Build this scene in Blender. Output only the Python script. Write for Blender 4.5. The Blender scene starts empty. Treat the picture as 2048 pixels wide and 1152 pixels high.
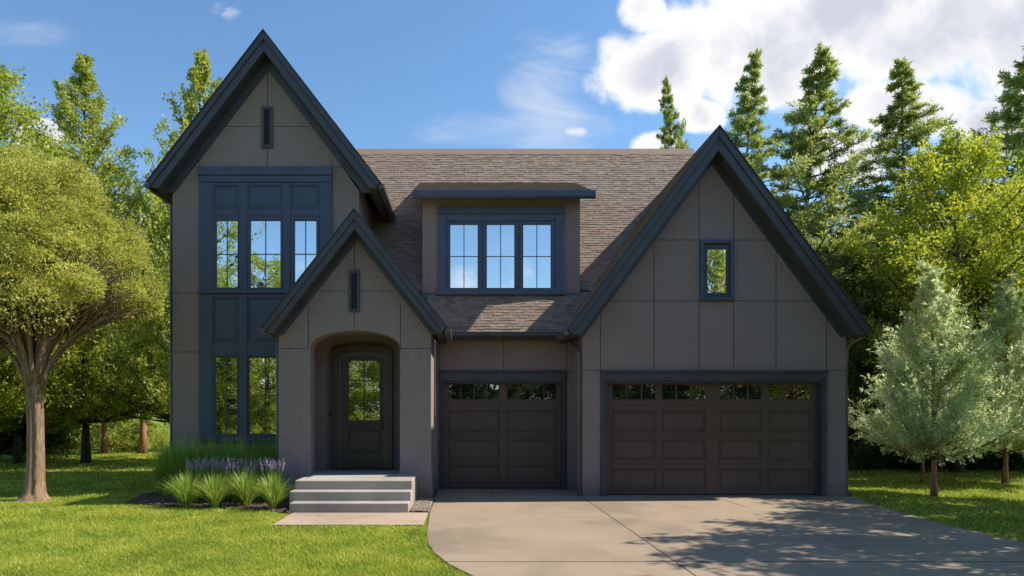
import bpy, bmesh, math, random
import numpy as np
from mathutils import Vector, Matrix
random.seed(7)
RNG = np.random.default_rng(11)

# ------------------------------------------------------------------ camera
F = 1365.0; VX = 930.0; VY = 830.0; CZ = 1.84        # photo pixels (2048 wide), vanishing point, eye height
sc = bpy.context.scene
COL = sc.collection
cam = bpy.data.cameras.new('camera'); camo = bpy.data.objects.new('camera', cam); COL.objects.link(camo)
camo.location = (0, 0, CZ); camo.rotation_euler = (math.radians(90), 0, 0)
cam.sensor_width = 36; cam.lens = F/2048*36
cam.shift_x = (1024-VX)/2048; cam.shift_y = (VY-576)/2048
cam.clip_end = 3000
sc.camera = camo
sc.view_settings.view_transform = 'Standard'; sc.view_settings.look = 'None'
sc.view_settings.gamma = 1; sc.view_settings.exposure = 0.94

def X(px, Y): return (px-VX)*Y/F
def Z(py, Y): return CZ-(py-VY)*Y/F

# ------------------------------------------------------------------ node helper
class NT:
    def __init__(s, tree): s.t = tree; s.n = tree.nodes; s.l = tree.links
    def node(s, typ, **kw):
        n = s.n.new(typ)
        for k, v in kw.items(): setattr(n, k, v)
        return n
    def link(s, a, b): s.l.new(a, b)
    def put(s, sock, v):
        if hasattr(v, 'is_output') or isinstance(v, bpy.types.NodeSocket): s.l.new(v, sock)
        else: sock.default_value = v
    def m(s, op, a, b=None, c=None, clamp=False):
        n = s.n.new('ShaderNodeMath'); n.operation = op; n.use_clamp = clamp
        s.put(n.inputs[0], a)
        if b is not None: s.put(n.inputs[1], b)
        if c is not None: s.put(n.inputs[2], c)
        return n.outputs[0]
    def noise(s, vec, scale, detail=4, rough=.55, dist=0, out='Fac', lac=2):
        n = s.n.new('ShaderNodeTexNoise'); n.inputs['Scale'].default_value = scale
        n.inputs['Detail'].default_value = detail; n.inputs['Roughness'].default_value = rough
        n.inputs['Distortion'].default_value = dist
        if vec is not None: s.l.new(vec, n.inputs['Vector'])
        return n.outputs[out]
    def ramp(s, fac, stops):
        n = s.n.new('ShaderNodeValToRGB'); s.l.new(fac, n.inputs[0]); e = n.color_ramp.elements
        while len(e) < len(stops): e.new(.5)
        for i, (p, c) in enumerate(stops):
            e[i].position = p; e[i].color = (*c, 1) if len(c) == 3 else c
        return n.outputs[0]
    def mix(s, fac, a, b, mode='MIX'):
        n = s.n.new('ShaderNodeMix'); n.data_type = 'RGBA'; n.blend_type = mode
        s.put(n.inputs[0], fac)
        for i, v in ((6, a), (7, b)):
            if isinstance(v, tuple): n.inputs[i].default_value = (*v, 1)
            else: s.l.new(v, n.inputs[i])
        return n.outputs[2]
    def smooth(s, v, a, b):
        n = s.n.new('ShaderNodeMapRange'); n.interpolation_type = 'SMOOTHSTEP'
        s.put(n.inputs[0], v); n.inputs[1].default_value = a; n.inputs[2].default_value = b
        return n.outputs[0]

# ------------------------------------------------------------------ sky, clouds and sun
SUN = Vector((0.95, 0.09, 1.0)).normalized()
world = bpy.data.worlds.new('World'); sc.world = world; world.use_nodes = True
w = NT(world.node_tree); w.n.clear()
sky = w.node('ShaderNodeTexSky', sky_type='NISHITA'); sky.sun_disc = False
sky.sun_elevation = math.asin(SUN.z); sky.sun_rotation = math.atan2(SUN.x, SUN.y)
sky.air_density = 1.0; sky.dust_density = .3; sky.ozone_density = 1.3; sky.altitude = 200
tc = w.node('ShaderNodeTexCoord'); dv = tc.outputs['Generated']
sp = w.node('ShaderNodeSeparateXYZ'); w.link(dv, sp.inputs[0])
dx, dy, dz = sp.outputs
ady = w.m('MAXIMUM', w.m('ABSOLUTE', dy), .08)
U = w.m('DIVIDE', dx, ady); V = w.m('DIVIDE', dz, ady)
PXn = w.m('MULTIPLY_ADD', U, F, VX); PYn = w.m('MULTIPLY_ADD', V, -F, VY)   # compass bearing / height of each cloud
cu = w.node('ShaderNodeCombineXYZ'); w.link(U, cu.inputs[0]); w.link(V, cu.inputs[1]); w.link(w.m('SIGN', dy), cu.inputs[2])
uv = cu.outputs[0]
n_big = w.noise(uv, 4.2, 3, .5); n_fine = w.noise(uv, 11, 9, .58, .3); n_vf = w.noise(uv, 26, 6, .6)
def blob(cx, cy, rx, ry, amp=1.0):
    a = w.m('POWER', w.m('ABSOLUTE', w.m('DIVIDE', w.m('SUBTRACT', PXn, cx), rx)), 2)
    b = w.m('POWER', w.m('ABSOLUTE', w.m('DIVIDE', w.m('SUBTRACT', PYn, cy), ry)), 2)
    return w.m('MAXIMUM', w.m('SUBTRACT', amp, w.m('ADD', a, b)), -1.2)
front = w.m('GREATER_THAN', dy, 0)
mask = None
for b in [(1315, 140, 150, 95), (1290, 30, 60, 60, .8), (1520, 90, 240, 150), (1790, 40, 330, 150), (2150, 60, 330, 180), (1820, 215, 150, 70),
          (1730, 320, 62, 60), (1315, 300, 62, 42), (1985, 255, 80, 60), (1640, 300, 60, 60), (455, 20, 60, 40, .12),
          (1155, 262, 46, 22, .1), (72, 268, 60, 34), (1400, 230, 60, 40)]:
    v = blob(*b); mask = v if mask is None else w.m('MAXIMUM', mask, v)
nz = w.m('ADD', w.m('MULTIPLY', w.m('SUBTRACT', n_big, .5), .9), w.m('MULTIPLY', w.m('SUBTRACT', n_fine, .5), 2.2))
dens_f = w.m('ADD', mask, nz)
# open sky behind the viewer: scattered fair-weather cumulus low down
back = w.m('ADD', w.m('MULTIPLY', w.m('SUBTRACT', n_big, .60), 3.0), w.m('MULTIPLY', w.m('SUBTRACT', n_fine, .5), 1.6))
low = w.m('MULTIPLY', w.m('SUBTRACT', .24, V), 2.5)
dens_b = w.m('ADD', back, w.m('MINIMUM', low, .3))
mxd = w.node('ShaderNodeMix', data_type='FLOAT'); w.link(front, mxd.inputs[0]); w.link(dens_b, mxd.inputs[2]); w.link(dens_f, mxd.inputs[3])
dens = mxd.outputs[0]
cov = w.smooth(dens, -.10, .52)
# thin streaks of cirrus
mp = w.node('ShaderNodeMapping'); w.link(uv, mp.inputs[0]); mp.inputs['Rotation'].default_value = (0, 0, -.95); mp.inputs['Scale'].default_value = (1, 3.2, 1)
ci = w.noise(mp.outputs[0], 3.2, 8, .62, .6)
wisp = w.m('MAXIMUM', w.m('MAXIMUM', blob(1095, 170, 120, 190), blob(1000, 250, 320, 50, .7)), w.m('MAXIMUM', blob(60, 50, 190, 60, .35), -.3))
wcov = w.m('MULTIPLY', w.smooth(w.m('ADD', w.m('MULTIPLY', ci, 1.9), w.m('MULTIPLY', wisp, .55)), 1.02, 1.9), .62)
upper = w.smooth(dz, -.02, .05)
thick = w.smooth(w.m('ADD', dens, w.m('MULTIPLY', w.m('SUBTRACT', w.noise(uv, 5.5, 4, .5, .4), .5), 3.2)), .1, 1.6)
ccol = w.mix(thick, (5.6, 5.5, 5.4), (3.1, 3.25, 3.8))
ccol = w.mix(w.m('MULTIPLY', n_vf, .25), ccol, (3.6, 3.7, 4.1))
hs = w.node('ShaderNodeHueSaturation'); w.link(w.mix(1.0, sky.outputs[0], (.90, 1.03, 1.08), 'MULTIPLY'), hs.inputs['Color']); hs.inputs['Saturation'].default_value = 1.06; hs.inputs['Value'].default_value = .92
c1 = w.mix(w.m('MULTIPLY', wcov, upper), hs.outputs[0], (4.4, 4.5, 4.7))
c2 = w.mix(w.m('MULTIPLY', cov, upper), c1, ccol)
bg = w.node('ShaderNodeBackground'); w.link(c2, bg.inputs[0]); bg.inputs[1].default_value = 0.107
wo = w.node('ShaderNodeOutputWorld'); w.link(bg.outputs[0], wo.inputs[0])

sl = bpy.data.lights.new('sun', 'SUN'); sl.energy = 4.3; sl.angle = math.radians(.53); sl.color = (1, .90, .75)
so = bpy.data.objects.new('sun', sl); COL.objects.link(so); so.location = (20, 10, 30)
so.rotation_euler = SUN.to_track_quat('Z', 'Y').to_euler()

# ------------------------------------------------------------------ materials
def newmat(name):
    m = bpy.data.materials.new(name); m.use_nodes = True; t = NT(m.node_tree)
    return m, t, t.n['Principled BSDF']
def obcoord(t):
    return t.node('ShaderNodeTexCoord').outputs['Object']
def bump(t, b, h, dist, strength=1.0):
    n = t.node('ShaderNodeBump'); n.inputs['Distance'].default_value = dist; n.inputs['Strength'].default_value = strength
    t.link(h, n.inputs['Height']); t.link(n.outputs[0], b.inputs['Normal'])
def stucco():
    m, t, b = newmat('stucco'); c = obcoord(t)
    f = t.noise(c, 40, 4, .8); g = t.noise(c, 1.3, 4, .6); h = t.noise(c, 14, 2, .6)
    col = t.ramp(f, [(.31, (.130, .099, .097)), (.5, (.235, .182, .174)), (.70, (.37, .295, .285))])
    col = t.mix(t.m('MULTIPLY', t.smooth(h, .58, .70), .5), col, (.14, .108, .102))
    col = t.mix(t.m('MULTIPLY', t.smooth(g, .3, .75), .35), col, (.205, .157, .150))
    mp = t.node('ShaderNodeMapping'); t.link(c, mp.inputs[0]); mp.inputs['Scale'].default_value = (3.2, 3.2, .35)
    st = t.noise(mp.outputs[0], 2.2, 5, .6)
    col = t.mix(t.m('MULTIPLY', t.smooth(st, .55, .78), .28), col, (.16, .122, .115))
    sx = t.node('ShaderNodeSeparateXYZ'); t.link(c, sx.inputs[0])
    spl = t.m('SUBTRACT', 1, t.smooth(t.m('ADD', sx.outputs[2], t.m('MULTIPLY', t.noise(c, 3.2, 5, .7), -.55)), -.2, .22))
    col = t.mix(t.m('MULTIPLY', spl, .5), col, (.12, .088, .066))
    t.link(col, b.inputs['Base Color']); b.inputs['Roughness'].default_value = .92
    bump(t, b, t.noise(c, 70, 3, .7), .006, .9); return m
def paint(name, col, rough=.45, var=.12):
    m, t, b = newmat(name); c = obcoord(t)
    g = t.noise(c, 2.3, 5, .65); d = tuple(x*(1-var*2) for x in col); e = tuple(x*(1+var*1.5) for x in col)
    t.link(t.ramp(g, [(.3, d), (.7, e)]), b.inputs['Base Color'])
    t.link(t.ramp(t.noise(c, 9, 4, .6), [(.3, (rough*.75,)*3), (.7, (rough*1.3,)*3)]), b.inputs['Roughness'])
    mp = t.node('ShaderNodeMapping'); t.link(c, mp.inputs[0]); mp.inputs['Scale'].default_value = (6, 6, 40)
    bump(t, b, t.noise(mp.outputs[0], 2, 4, .6), .0015, .5); return m
def shingles():
    m, t, b = newmat('shingle'); c = obcoord(t)
    g = t.node('ShaderNodeNewGeometry')
    r = g.outputs['Random Per Island']
    col = t.ramp(r, [(0, (.165, .12, .09)), (.35, (.215, .158, .12)), (.7, (.275, .205, .158)), (1, (.23, .18, .145))])
    f = t.noise(c, 90, 2, .7); col = t.mix(t.m('MULTIPLY', t.smooth(f, .4, .7), .45), col, (.15, .13, .12))
    col = t.mix(t.m('MULTIPLY', t.smooth(t.noise(c, .7, 5, .6), .45, .75), .3), col, (.19, .165, .15))
    t.link(col, b.inputs['Base Color']); b.inputs['Roughness'].default_value = .95
    bump(t, b, f, .005, .8); return m
def concrete(name, base, joint=True):
    m, t, b = newmat(name); c = obcoord(t)
    big = t.noise(c, .55, 6, .62, .4); mid = t.noise(c, 4.5, 6, .68); fine = t.noise(c, 130, 2, .6)
    lo = tuple(x*.70 for x in base); hi = tuple(min(1, x*1.12) for x in base)
    col = t.ramp(big, [(.32, lo), (.5, base), (.7, hi)])
    col = t.mix(t.m('MULTIPLY', t.smooth(mid, .5, .72), .3), col, tuple(x*.66 for x in base))
    col = t.mix(t.m('MULTIPLY', t.smooth(fine, .45, .7), .4), col, tuple(x*.6 for x in base))
    v = t.node('ShaderNodeTexVoronoi'); v.feature = 'DISTANCE_TO_EDGE'; v.inputs['Scale'].default_value = .22
    nn = t.noise(c, 1.6, 6, .7, out='Color'); vm = t.node('ShaderNodeVectorMath', operation='ADD'); t.link(c, vm.inputs[0]); t.link(nn, vm.inputs[1]); t.link(vm.outputs[0], v.inputs['Vector'])
    crack = t.m('SUBTRACT', 1, t.smooth(v.outputs['Distance'], 0, .0035))
    col = t.mix(t.m('MULTIPLY', crack, .25 if joint else 0), col, tuple(x*.35 for x in base))
    ms = t.node('ShaderNodeMapping'); t.link(c, ms.inputs[0]); ms.inputs['Scale'].default_value = (.55, 3.4, 1)
    stv = t.noise(ms.outputs[0], 1.5, 7, .68, .5); col = t.mix(t.m('MULTIPLY', t.smooth(stv, .48, .68), .42), col, tuple(x*.68 for x in base))
    sp_ = t.noise(c, 2.2, 3, .5); col = t.mix(t.m('MULTIPLY', t.smooth(sp_, .66, .72), .28), col, tuple(x*.5 for x in base))
    t.link(col, b.inputs['Base Color']); b.inputs['Roughness'].default_value = .85
    mp = t.node('ShaderNodeMapping'); t.link(c, mp.inputs[0]); mp.inputs['Scale'].default_value = (4, 90, 4)
    bump(t, b, t.m('ADD', t.noise(mp.outputs[0], 1.5, 2, .6), fine), .003, .6); return m
def glass(name, refl, tint=(.93, .97, 1.0), inner=(.012, .014, .014)):
    m = bpy.data.materials.new(name); m.use_nodes = True; t = NT(m.node_tree); t.n.clear()
    c = obcoord(t)
    gl = t.node('ShaderNodeBsdfGlossy'); gl.inputs['Color'].default_value = (*tint, 1); gl.inputs['Roughness'].default_value = .004
    df = t.node('ShaderNodeBsdfDiffuse'); df.inputs['Color'].default_value = (*inner, 1)
    mp = t.node('ShaderNodeMapping'); t.link(c, mp.inputs[0]); mp.inputs['Scale'].default_value = (1, 1, 1)
    bn = t.node('ShaderNodeBump'); bn.inputs['Distance'].default_value = .0022; bn.inputs['Strength'].default_value = .6
    t.link(t.noise(c, 2.1, 2, .5), bn.inputs['Height']); t.link(bn.outputs[0], gl.inputs['Normal'])
    mx = t.node('ShaderNodeMixShader'); mx.inputs[0].default_value = refl
    t.link(df.outputs[0], mx.inputs[1]); t.link(gl.outputs[0], mx.inputs[2])
    o = t.node('ShaderNodeOutputMaterial'); t.link(mx.outputs[0], o.inputs[0]); return m
def leafmat(name, cols, trans=.35, rough=.6, scale=.8, gloss=.03):
    """cols: 3-4 real leaf colours, one picked per leaf; clumps lean to one or the other"""
    m = bpy.data.materials.new(name); m.use_nodes = True; t = NT(m.node_tree); t.n.clear()
    g = t.node('ShaderNodeNewGeometry'); c = obcoord(t)
    r = g.outputs['Random Per Island']
    f = t.m('ADD', t.m('MULTIPLY', r, .6), t.m('MULTIPLY', t.smooth(t.noise(c, scale, 3, .6), .3, .7), .45), clamp=True)
    n = len(cols); col = t.ramp(f, [(i/(n-1), k) for i, k in enumerate(cols)])
    d = t.node('ShaderNodeBsdfDiffuse'); t.link(col, d.inputs[0])
    tr = t.node('ShaderNodeBsdfTranslucent'); hs = t.node('ShaderNodeHueSaturation'); t.link(col, hs.inputs['Color']); hs.inputs['Hue'].default_value = .485; hs.inputs['Value'].default_value = 1.5
    t.link(hs.outputs[0], tr.inputs[0])
    gl = t.node('ShaderNodeBsdfGlossy'); gl.inputs['Roughness'].default_value = rough
    a = t.node('ShaderNodeMixShader'); a.inputs[0].default_value = trans; t.link(d.outputs[0], a.inputs[1]); t.link(tr.outputs[0], a.inputs[2])
    b = t.node('ShaderNodeMixShader'); b.inputs[0].default_value = gloss; t.link(a.outputs[0], b.inputs[1]); t.link(gl.outputs[0], b.inputs[2])
    o = t.node('ShaderNodeOutputMaterial'); t.link(b.outputs[0], o.inputs[0]); return m
def bark(name, a, b_, scale=9):
    m, t, b = newmat(name); c = obcoord(t)
    mp = t.node('ShaderNodeMapping'); t.link(c, mp.inputs[0]); mp.inputs['Scale'].default_value = (3.0, 3.0, .45)
    n = t.noise(mp.outputs[0], scale, 6, .7, .6)
    col = t.ramp(n, [(.3, tuple(x*.45 for x in a)), (.5, a), (.68, b_)])
    t.link(col, b.inputs['Base Color']); b.inputs['Roughness'].default_value = .95; bump(t, b, n, .05, 1.0); return m
def ground_mat():
    m, t, b = newmat('lawn'); c = obcoord(t)
    a = t.noise(c, .35, 5, .6); f = t.noise(c, 45, 4, .7); e = t.noise(c, 3.5, 5, .65)
    col = t.ramp(f, [(.3, (.08, .11, .014)), (.55, (.18, .235, .026)), (.75, (.30, .34, .05))])
    col = t.mix(t.m('MULTIPLY', t.smooth(a, .4, .7), .35), col, (.13, .17, .035))
    col = t.mix(t.m('MULTIPLY', t.smooth(e, .5, .75), .35), col, (.035, .06, .012))
    t.link(col, b.inputs['Base Color']); b.inputs['Roughness'].default_value = 1; b.inputs['Specular IOR Level'].default_value = .1
    bump(t, b, f, .04, 1); return m
def soil():
    m, t, b = newmat('soil'); c = obcoord(t); f = t.noise(c, 35, 5, .75)
    t.link(t.ramp(f, [(.3, (.035, .022, .016)), (.55, (.085, .055, .042)), (.75, (.16, .115, .09))]), b.inputs['Base Color'])
    b.inputs['Roughness'].default_value = 1; bump(t, b, f, .04, 1); return m
def chips(name, cols):
    m, t, b = newmat(name); g = t.node('ShaderNodeNewGeometry'); n = len(cols)
    t.link(t.ramp(g.outputs['Random Per Island'], [(i/(n-1), k) for i, k in enumerate(cols)]), b.inputs['Base Color']); b.inputs['Roughness'].default_value = .9; return m

M = {
 'stucco': stucco(), 'shingle': shingles(),
 'slate': paint('slate_paint', (.045, .047, .060), .42),
 'navy': paint('navy_paint', (.046, .060, .108), .38, .08),
 'soffit': paint('soffit_paint', (.042, .045, .048), .6),
 'bronze': paint('bronze_paint', (.086, .052, .048), .36, .08),
 'door': paint('door_paint', (.046, .034, .025), .4, .10),
 'joint': paint('joint_seal', (.035, .032, .032), .9),
 'gutter': paint('gutter_metal', (.085, .078, .072), .35),
 'dark': paint('vent_dark', (.012, .013, .016), .7),
 'brass': paint('dark_metal', (.03, .028, .026), .3),
 'drive': concrete('driveway_concrete', (.275, .212, .150)),
 'step': concrete('step_concrete', (.37, .33, .295), False),
 'walk': concrete('walk_concrete', (.37, .28, .215), False),
 'glass': glass('window_glass', .82), 'glass_low': glass('garage_glass', .30, (1, 1, .95)), 'glass_door': glass('door_glass', .5),
 'lawn': ground_mat(), 'soil': soil(),
 'blades': leafmat('grass_blades', [(.11, .18, .016), (.21, .29, .026), (.35, .41, .042), (.50, .50, .10)], .4, .6, 1.1),
 'olive': leafmat('olive_foliage', [(.12, .15, .022), (.26, .295, .05), (.44, .47, .09), (.58, .57, .16)], .4, .6, 1.6),
 'broad': leafmat('broad_foliage', [(.11, .16, .02), (.21, .27, .035), (.33, .39, .06), (.46, .49, .12)], .5, .45, .9),
 'yellow': leafmat('yellow_foliage', [(.11, .155, .012), (.20, .275, .02), (.32, .38, .03), (.44, .45, .05)], .5, .45, .9),
 'conifer': leafmat('conifer_foliage', [(.09, .135, .03), (.18, .25, .055), (.29, .36, .08), (.42, .46, .14)], .5, .5, 1.0),
 'silver': leafmat('silver_foliage', [(.17, .245, .085), (.33, .42, .19), (.52, .60, .33), (.74, .79, .53)], .48, .45, 1.0, .04),
 'deep': leafmat('deep_foliage', [(.025, .055, .012), (.05, .10, .018), (.09, .15, .028), (.16, .22, .05)], .45, .45, .9),
 'tuft': leafmat('tuft_blades', [(.09, .16, .025), (.18, .28, .04), (.30, .42, .075), (.50, .58, .18)], .4, .4, 3),
 'hedge': leafmat('hedge_blades', [(.08, .16, .024), (.15, .27, .04), (.25, .40, .065), (.38, .50, .11)], .4, .4, 3),
 'purple': leafmat('flower_spikes', [(.22, .15, .25), (.34, .26, .37), (.50, .43, .50)], .2, .6, 3),
 'bark': bark('bark_tan', (.26, .165, .105), (.42, .29, .20)), 'bark_dark': bark('bark_dark', (.075, .055, .042), (.15, .11, .085)),
 'bark_red': bark('bark_red', (.32, .16, .09), (.48, .28, .18)),
 'mulch': chips('mulch_chips', [(.04, .024, .017), (.09, .055, .040), (.16, .105, .078), (.26, .19, .15)]),
 'pebble': chips('pebbles', [(.10, .07, .05), (.22, .17, .13), (.34, .28, .23), (.16, .14, .13)]),
}

# ------------------------------------------------------------------ object helpers
def tag(o, label=None, cat=None, group=None, kind=None):
    if label: o['label'] = label
    if cat: o['category'] = cat
    if group: o['group'] = group
    if kind: o['kind'] = kind
    return o
def empty(name, loc, label, cat, group=None):
    o = bpy.data.objects.new(name, None); COL.objects.link(o); o.location = loc; o.empty_display_size = .3
    return tag(o, label, cat, group)
class MB:
    def __init__(s): s.v = []; s.f = []
    def add(s, vs, fs):
        k = len(s.v); s.v += [tuple(p) for p in vs]; s.f += [tuple(i+k for i in f) for f in fs]; return s
    def box(s, x0, x1, y0, y1, z0, z1):
        return s.add([(x0,y0,z0),(x1,y0,z0),(x1,y1,z0),(x0,y1,z0),(x0,y0,z1),(x1,y0,z1),(x1,y1,z1),(x0,y1,z1)],
                     [(0,3,2,1),(4,5,6,7),(0,1,5,4),(1,2,6,5),(2,3,7,6),(3,0,4,7)])
    def prism(s, poly, y0, y1):          # polygon in x,z extruded along y
        n = len(poly)
        a = sum(poly[i][0]*poly[(i+1)%n][1]-poly[(i+1)%n][0]*poly[i][1] for i in range(n))
        if a < 0: poly = poly[::-1]
        s.add([(p[0], y0, p[1]) for p in poly]+[(p[0], y1, p[1]) for p in poly],
              [tuple(range(n)), tuple(range(2*n-1, n-1, -1))]+[(i, i+n, (i+1)%n+n, (i+1)%n) for i in range(n)]); return s
    def prismx(s, poly, x0, x1):         # polygon in y,z extruded along x
        n = len(poly)
        a = sum(poly[i][0]*poly[(i+1)%n][1]-poly[(i+1)%n][0]*poly[i][1] for i in range(n))
        if a < 0: poly = poly[::-1]
        s.add([(x0, p[0], p[1]) for p in poly]+[(x1, p[0], p[1]) for p in poly],
              [tuple(range(n-1, -1, -1)), tuple(range(n, 2*n))]+[(i, (i+1)%n, (i+1)%n+n, i+n) for i in range(n)]); return s
    def frame(s, x0, x1, z0, z1, y0, y1, w, wb=None, wt=None):
        wb = w if wb is None else wb; wt = w if wt is None else wt
        s.box(x0, x0+w, y0, y1, z0, z1); s.box(x1-w, x1, y0, y1, z0, z1)
        s.box(x0+w, x1-w, y0, y1, z1-wt, z1); s.box(x0+w, x1-w, y0, y1, z0, z0+wb); return s
    def tube(s, pts, rad, sides=8):
        pts = [Vector(p) for p in pts]; n = len(pts); k = len(s.v); ref = Vector((.31, .87, .11))
        for i, p in enumerate(pts):
            d = (pts[min(i+1, n-1)]-pts[max(i-1, 0)]).normalized()
            a = d.cross(ref).normalized(); b = d.cross(a)
            r = rad[i] if isinstance(rad, (list, tuple, np.ndarray)) else rad
            for j in range(sides):
                t = 2*math.pi*j/sides; s.v.append(tuple(p+a*(math.cos(t)*r)+b*(math.sin(t)*r)))
        for i in range(n-1):
            for j in range(sides):
                a = k+i*sides+j; b = k+i*sides+(j+1)%sides; s.f.append((a, b, b+sides, a+sides))
        s.f.append(tuple(k+j for j in range(sides))); s.f.append(tuple(k+(n-1)*sides+j for j in range(sides-1, -1, -1))); return s
    def build(s, name, mat, parent=None, bevel=0, smooth=False):
        me = bpy.data.meshes.new(name); me.from_pydata(s.v, [], s.f); me.materials.append(mat)
        bm = bmesh.new(); bm.from_mesh(me); bmesh.ops.recalc_face_normals(bm, faces=bm.faces)
        if bevel: bmesh.ops.bevel(bm, geom=bm.edges[:], offset=bevel, segments=1, affect='EDGES', clamp_overlap=True)
        bm.to_mesh(me); bm.free()
        if smooth: me.polygons.foreach_set('use_smooth', [True]*len(me.polygons))
        o = bpy.data.objects.new(name, me); COL.objects.link(o)
        if parent is not None:
            o.parent = parent
            if parent.parent is None and parent.type == 'EMPTY': o.location = -parent.location
        return o
def bulk(name, verts, nper, mat, parent=None):
    """verts (n*nper,3): n separate faces of nper corners"""
    me = bpy.data.meshes.new(name); nv = len(verts); n = nv//nper
    me.vertices.add(nv); me.vertices.foreach_set('co', np.ascontiguousarray(verts, dtype=np.float32).ravel())
    me.loops.add(nv); me.loops.foreach_set('vertex_index', np.arange(nv, dtype=np.int32))
    me.polygons.add(n); me.polygons.foreach_set('loop_start', np.arange(0, nv, nper, dtype=np.int32))
    me.update(calc_edges=True); me.materials.append(mat)
    o = bpy.data.objects.new(name, me); COL.objects.link(o)
    if parent is not None: o.parent = parent
    return o
def unit(a): return a/np.maximum(np.linalg.norm(a, axis=-1, keepdims=True), 1e-9)

# ------------------------------------------------------------------ ground, drive, walk
def sheet(name, pts, z, mat, kind='structure', thick=0, **kw):
    mb = MB(); n = len(pts)
    if thick:
        mb.add([(p[0], p[1], z) for p in pts]+[(p[0], p[1], z-thick) for p in pts],
               [tuple(range(n)), tuple(range(2*n-1, n-1, -1))]+[(i, i+n, (i+1)%n+n, (i+1)%n) for i in range(n)])
    else: mb.add([(p[0], p[1], z) for p in pts], [tuple(range(n))])
    o = mb.build(name, mat, None, **kw); o['kind'] = kind; return o
G = -.018                                  # lawn level; paving is about 2 cm proud of it
sheet('ground', [(-400, -300), (400, -300), (400, 900), (-400, 900)], G, M['lawn'])
left_edge = [(-.66, 17.0), (-.66, 12.9), (-.62, 11.4), (-.58, 10.4), (-.52, 9.75), (-.40, 9.1), (-.20, 8.45), (.10, 7.8), (.55, 7.1), (1.1, 6.4), (1.6, 5.4), (1.8, 3), (1.8, -6)]
right_edge = [(8.05, -6), (8.05, 9.5), (8.12, 12), (8.40, 14), (8.72, 15.3), (8.72, 17.0)]
drive_poly = left_edge+right_edge
sheet('driveway', drive_poly[::-1], 0, M['drive'], thick=.12)
jm = MB()
jm.box(2.63, 2.645, -6, 15.45, -.01, .003); jm.box(-.3, 8.05, 8.55, 8.565, -.01, .0035); jm.box(5.6, 5.612, 13.6, 15.5, -.01, .003); jm.box(.65, .662, 15.1, 16.8, -.01, .003)
jm.build('control_joints', M['joint'])['kind'] = 'structure'
sheet('walkway', [(-3.23, 11.42), (-.70, 11.42), (-.70, 12.85), (-3.23, 12.85)], .004, M['walk'], thick=.10)
bed = [(-7.1, 16.6), (-7.45, 15.6), (-7.2, 14.9), (-7.15, 14.35), (-6.6, 14.0), (-6.0, 13.75), (-5.2, 13.5), (-4.4, 13.35), (-3.7, 13.05), (-3.28, 12.75), (-3.28, 15.0), (-4.0, 16.6)]
sheet('planting_bed', bed[::-1], G+.02, M['soil'])
sheet('gravel_bed', [(-1.06, 12.88), (-.68, 12.88), (-.68, 16.9), (-1.06, 16.9)], G+.02, M['soil'])

# front steps
st = MB()
st.box(-3.32, -1.06, 12.85, 13.22, -.05, .18)
st.box(-3.38, -1.055, 13.20, 13.57, -.05, .36)
sa = MB(); sa.v, sa.f = st.v, st.f
steps = empty('front_steps', (-2.2, 13.5, 0), 'three pale grey concrete steps leading up to the arched entrance porch', 'steps')
MB().box(-3.31, -1.06, 12.85, 13.20, -.05, .18).build('tread', M['step'], steps, .012)
MB().box(-3.40, -1.045, 13.203, 13.552, -.05, .36).build('tread', M['step'], steps, .012)
MB().box(-3.38, -1.05, 13.555, 14.895, -.05, .54).build('landing', M['step'], steps, .012)

# ------------------------------------------------------------------ the house
house = empty('house', (1.0, 16.0, 0), 'dark grey stucco two-storey house with steep gables, arched porch and three-bay garage', 'house')
YW, YT, YP, YG, YD = 15.5, 16.5, 14.9, 16.9, 17.27        # front planes: wing, tower, porch, single garage, dormer
ROOF_Y0, ROOF_Z0, ROOF_S = 16.5, 3.80, 1.40                # main roof eave and slope
def main_z(y): return ROOF_Z0+ROOF_S*(y-ROOF_Y0)

def shingle_field(org, u, v, width, length, name='shingles', seed=1, exposure=.095, parent=None):
    """courses of separate tabs; org = lower left corner, u across, v up the slope"""
    r = random.Random(seed); u = Vector(u).normalized(); v = Vector(v).normalized(); n = u.cross(v).normalized()
    if n.z < 0: n = -n
    mb = MB(); org = Vector(org); k = 0; d = 0
    while d < length:
        x = -r.random()*.2; jit = r.uniform(-.006, .006)
        while x < width:
            wd = r.uniform(.11, .25); x1 = min(x+wd-.006, width); x0 = max(x, 0)
            if x1 > x0+.01:
                t = r.uniform(.012, .022); dd = d+jit+r.choice((0, 0, 0, .012, -.01)); e = min(d+exposure+.05, length+.02)
                P = lambda a, b, c: org+u*a+v*b+n*c
                mb.add([P(x0, dd, .0), P(x1, dd, .0), P(x1, e, -.004), P(x0, e, -.004), P(x0, dd, t), P(x1, dd, t), P(x1, e, .002), P(x0, e, .002)],
                       [(4,5,6,7),(0,1,5,4),(1,2,6,5),(3,0,4,7)])
            x += wd
        d += exposure; k += 1
    return mb

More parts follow.
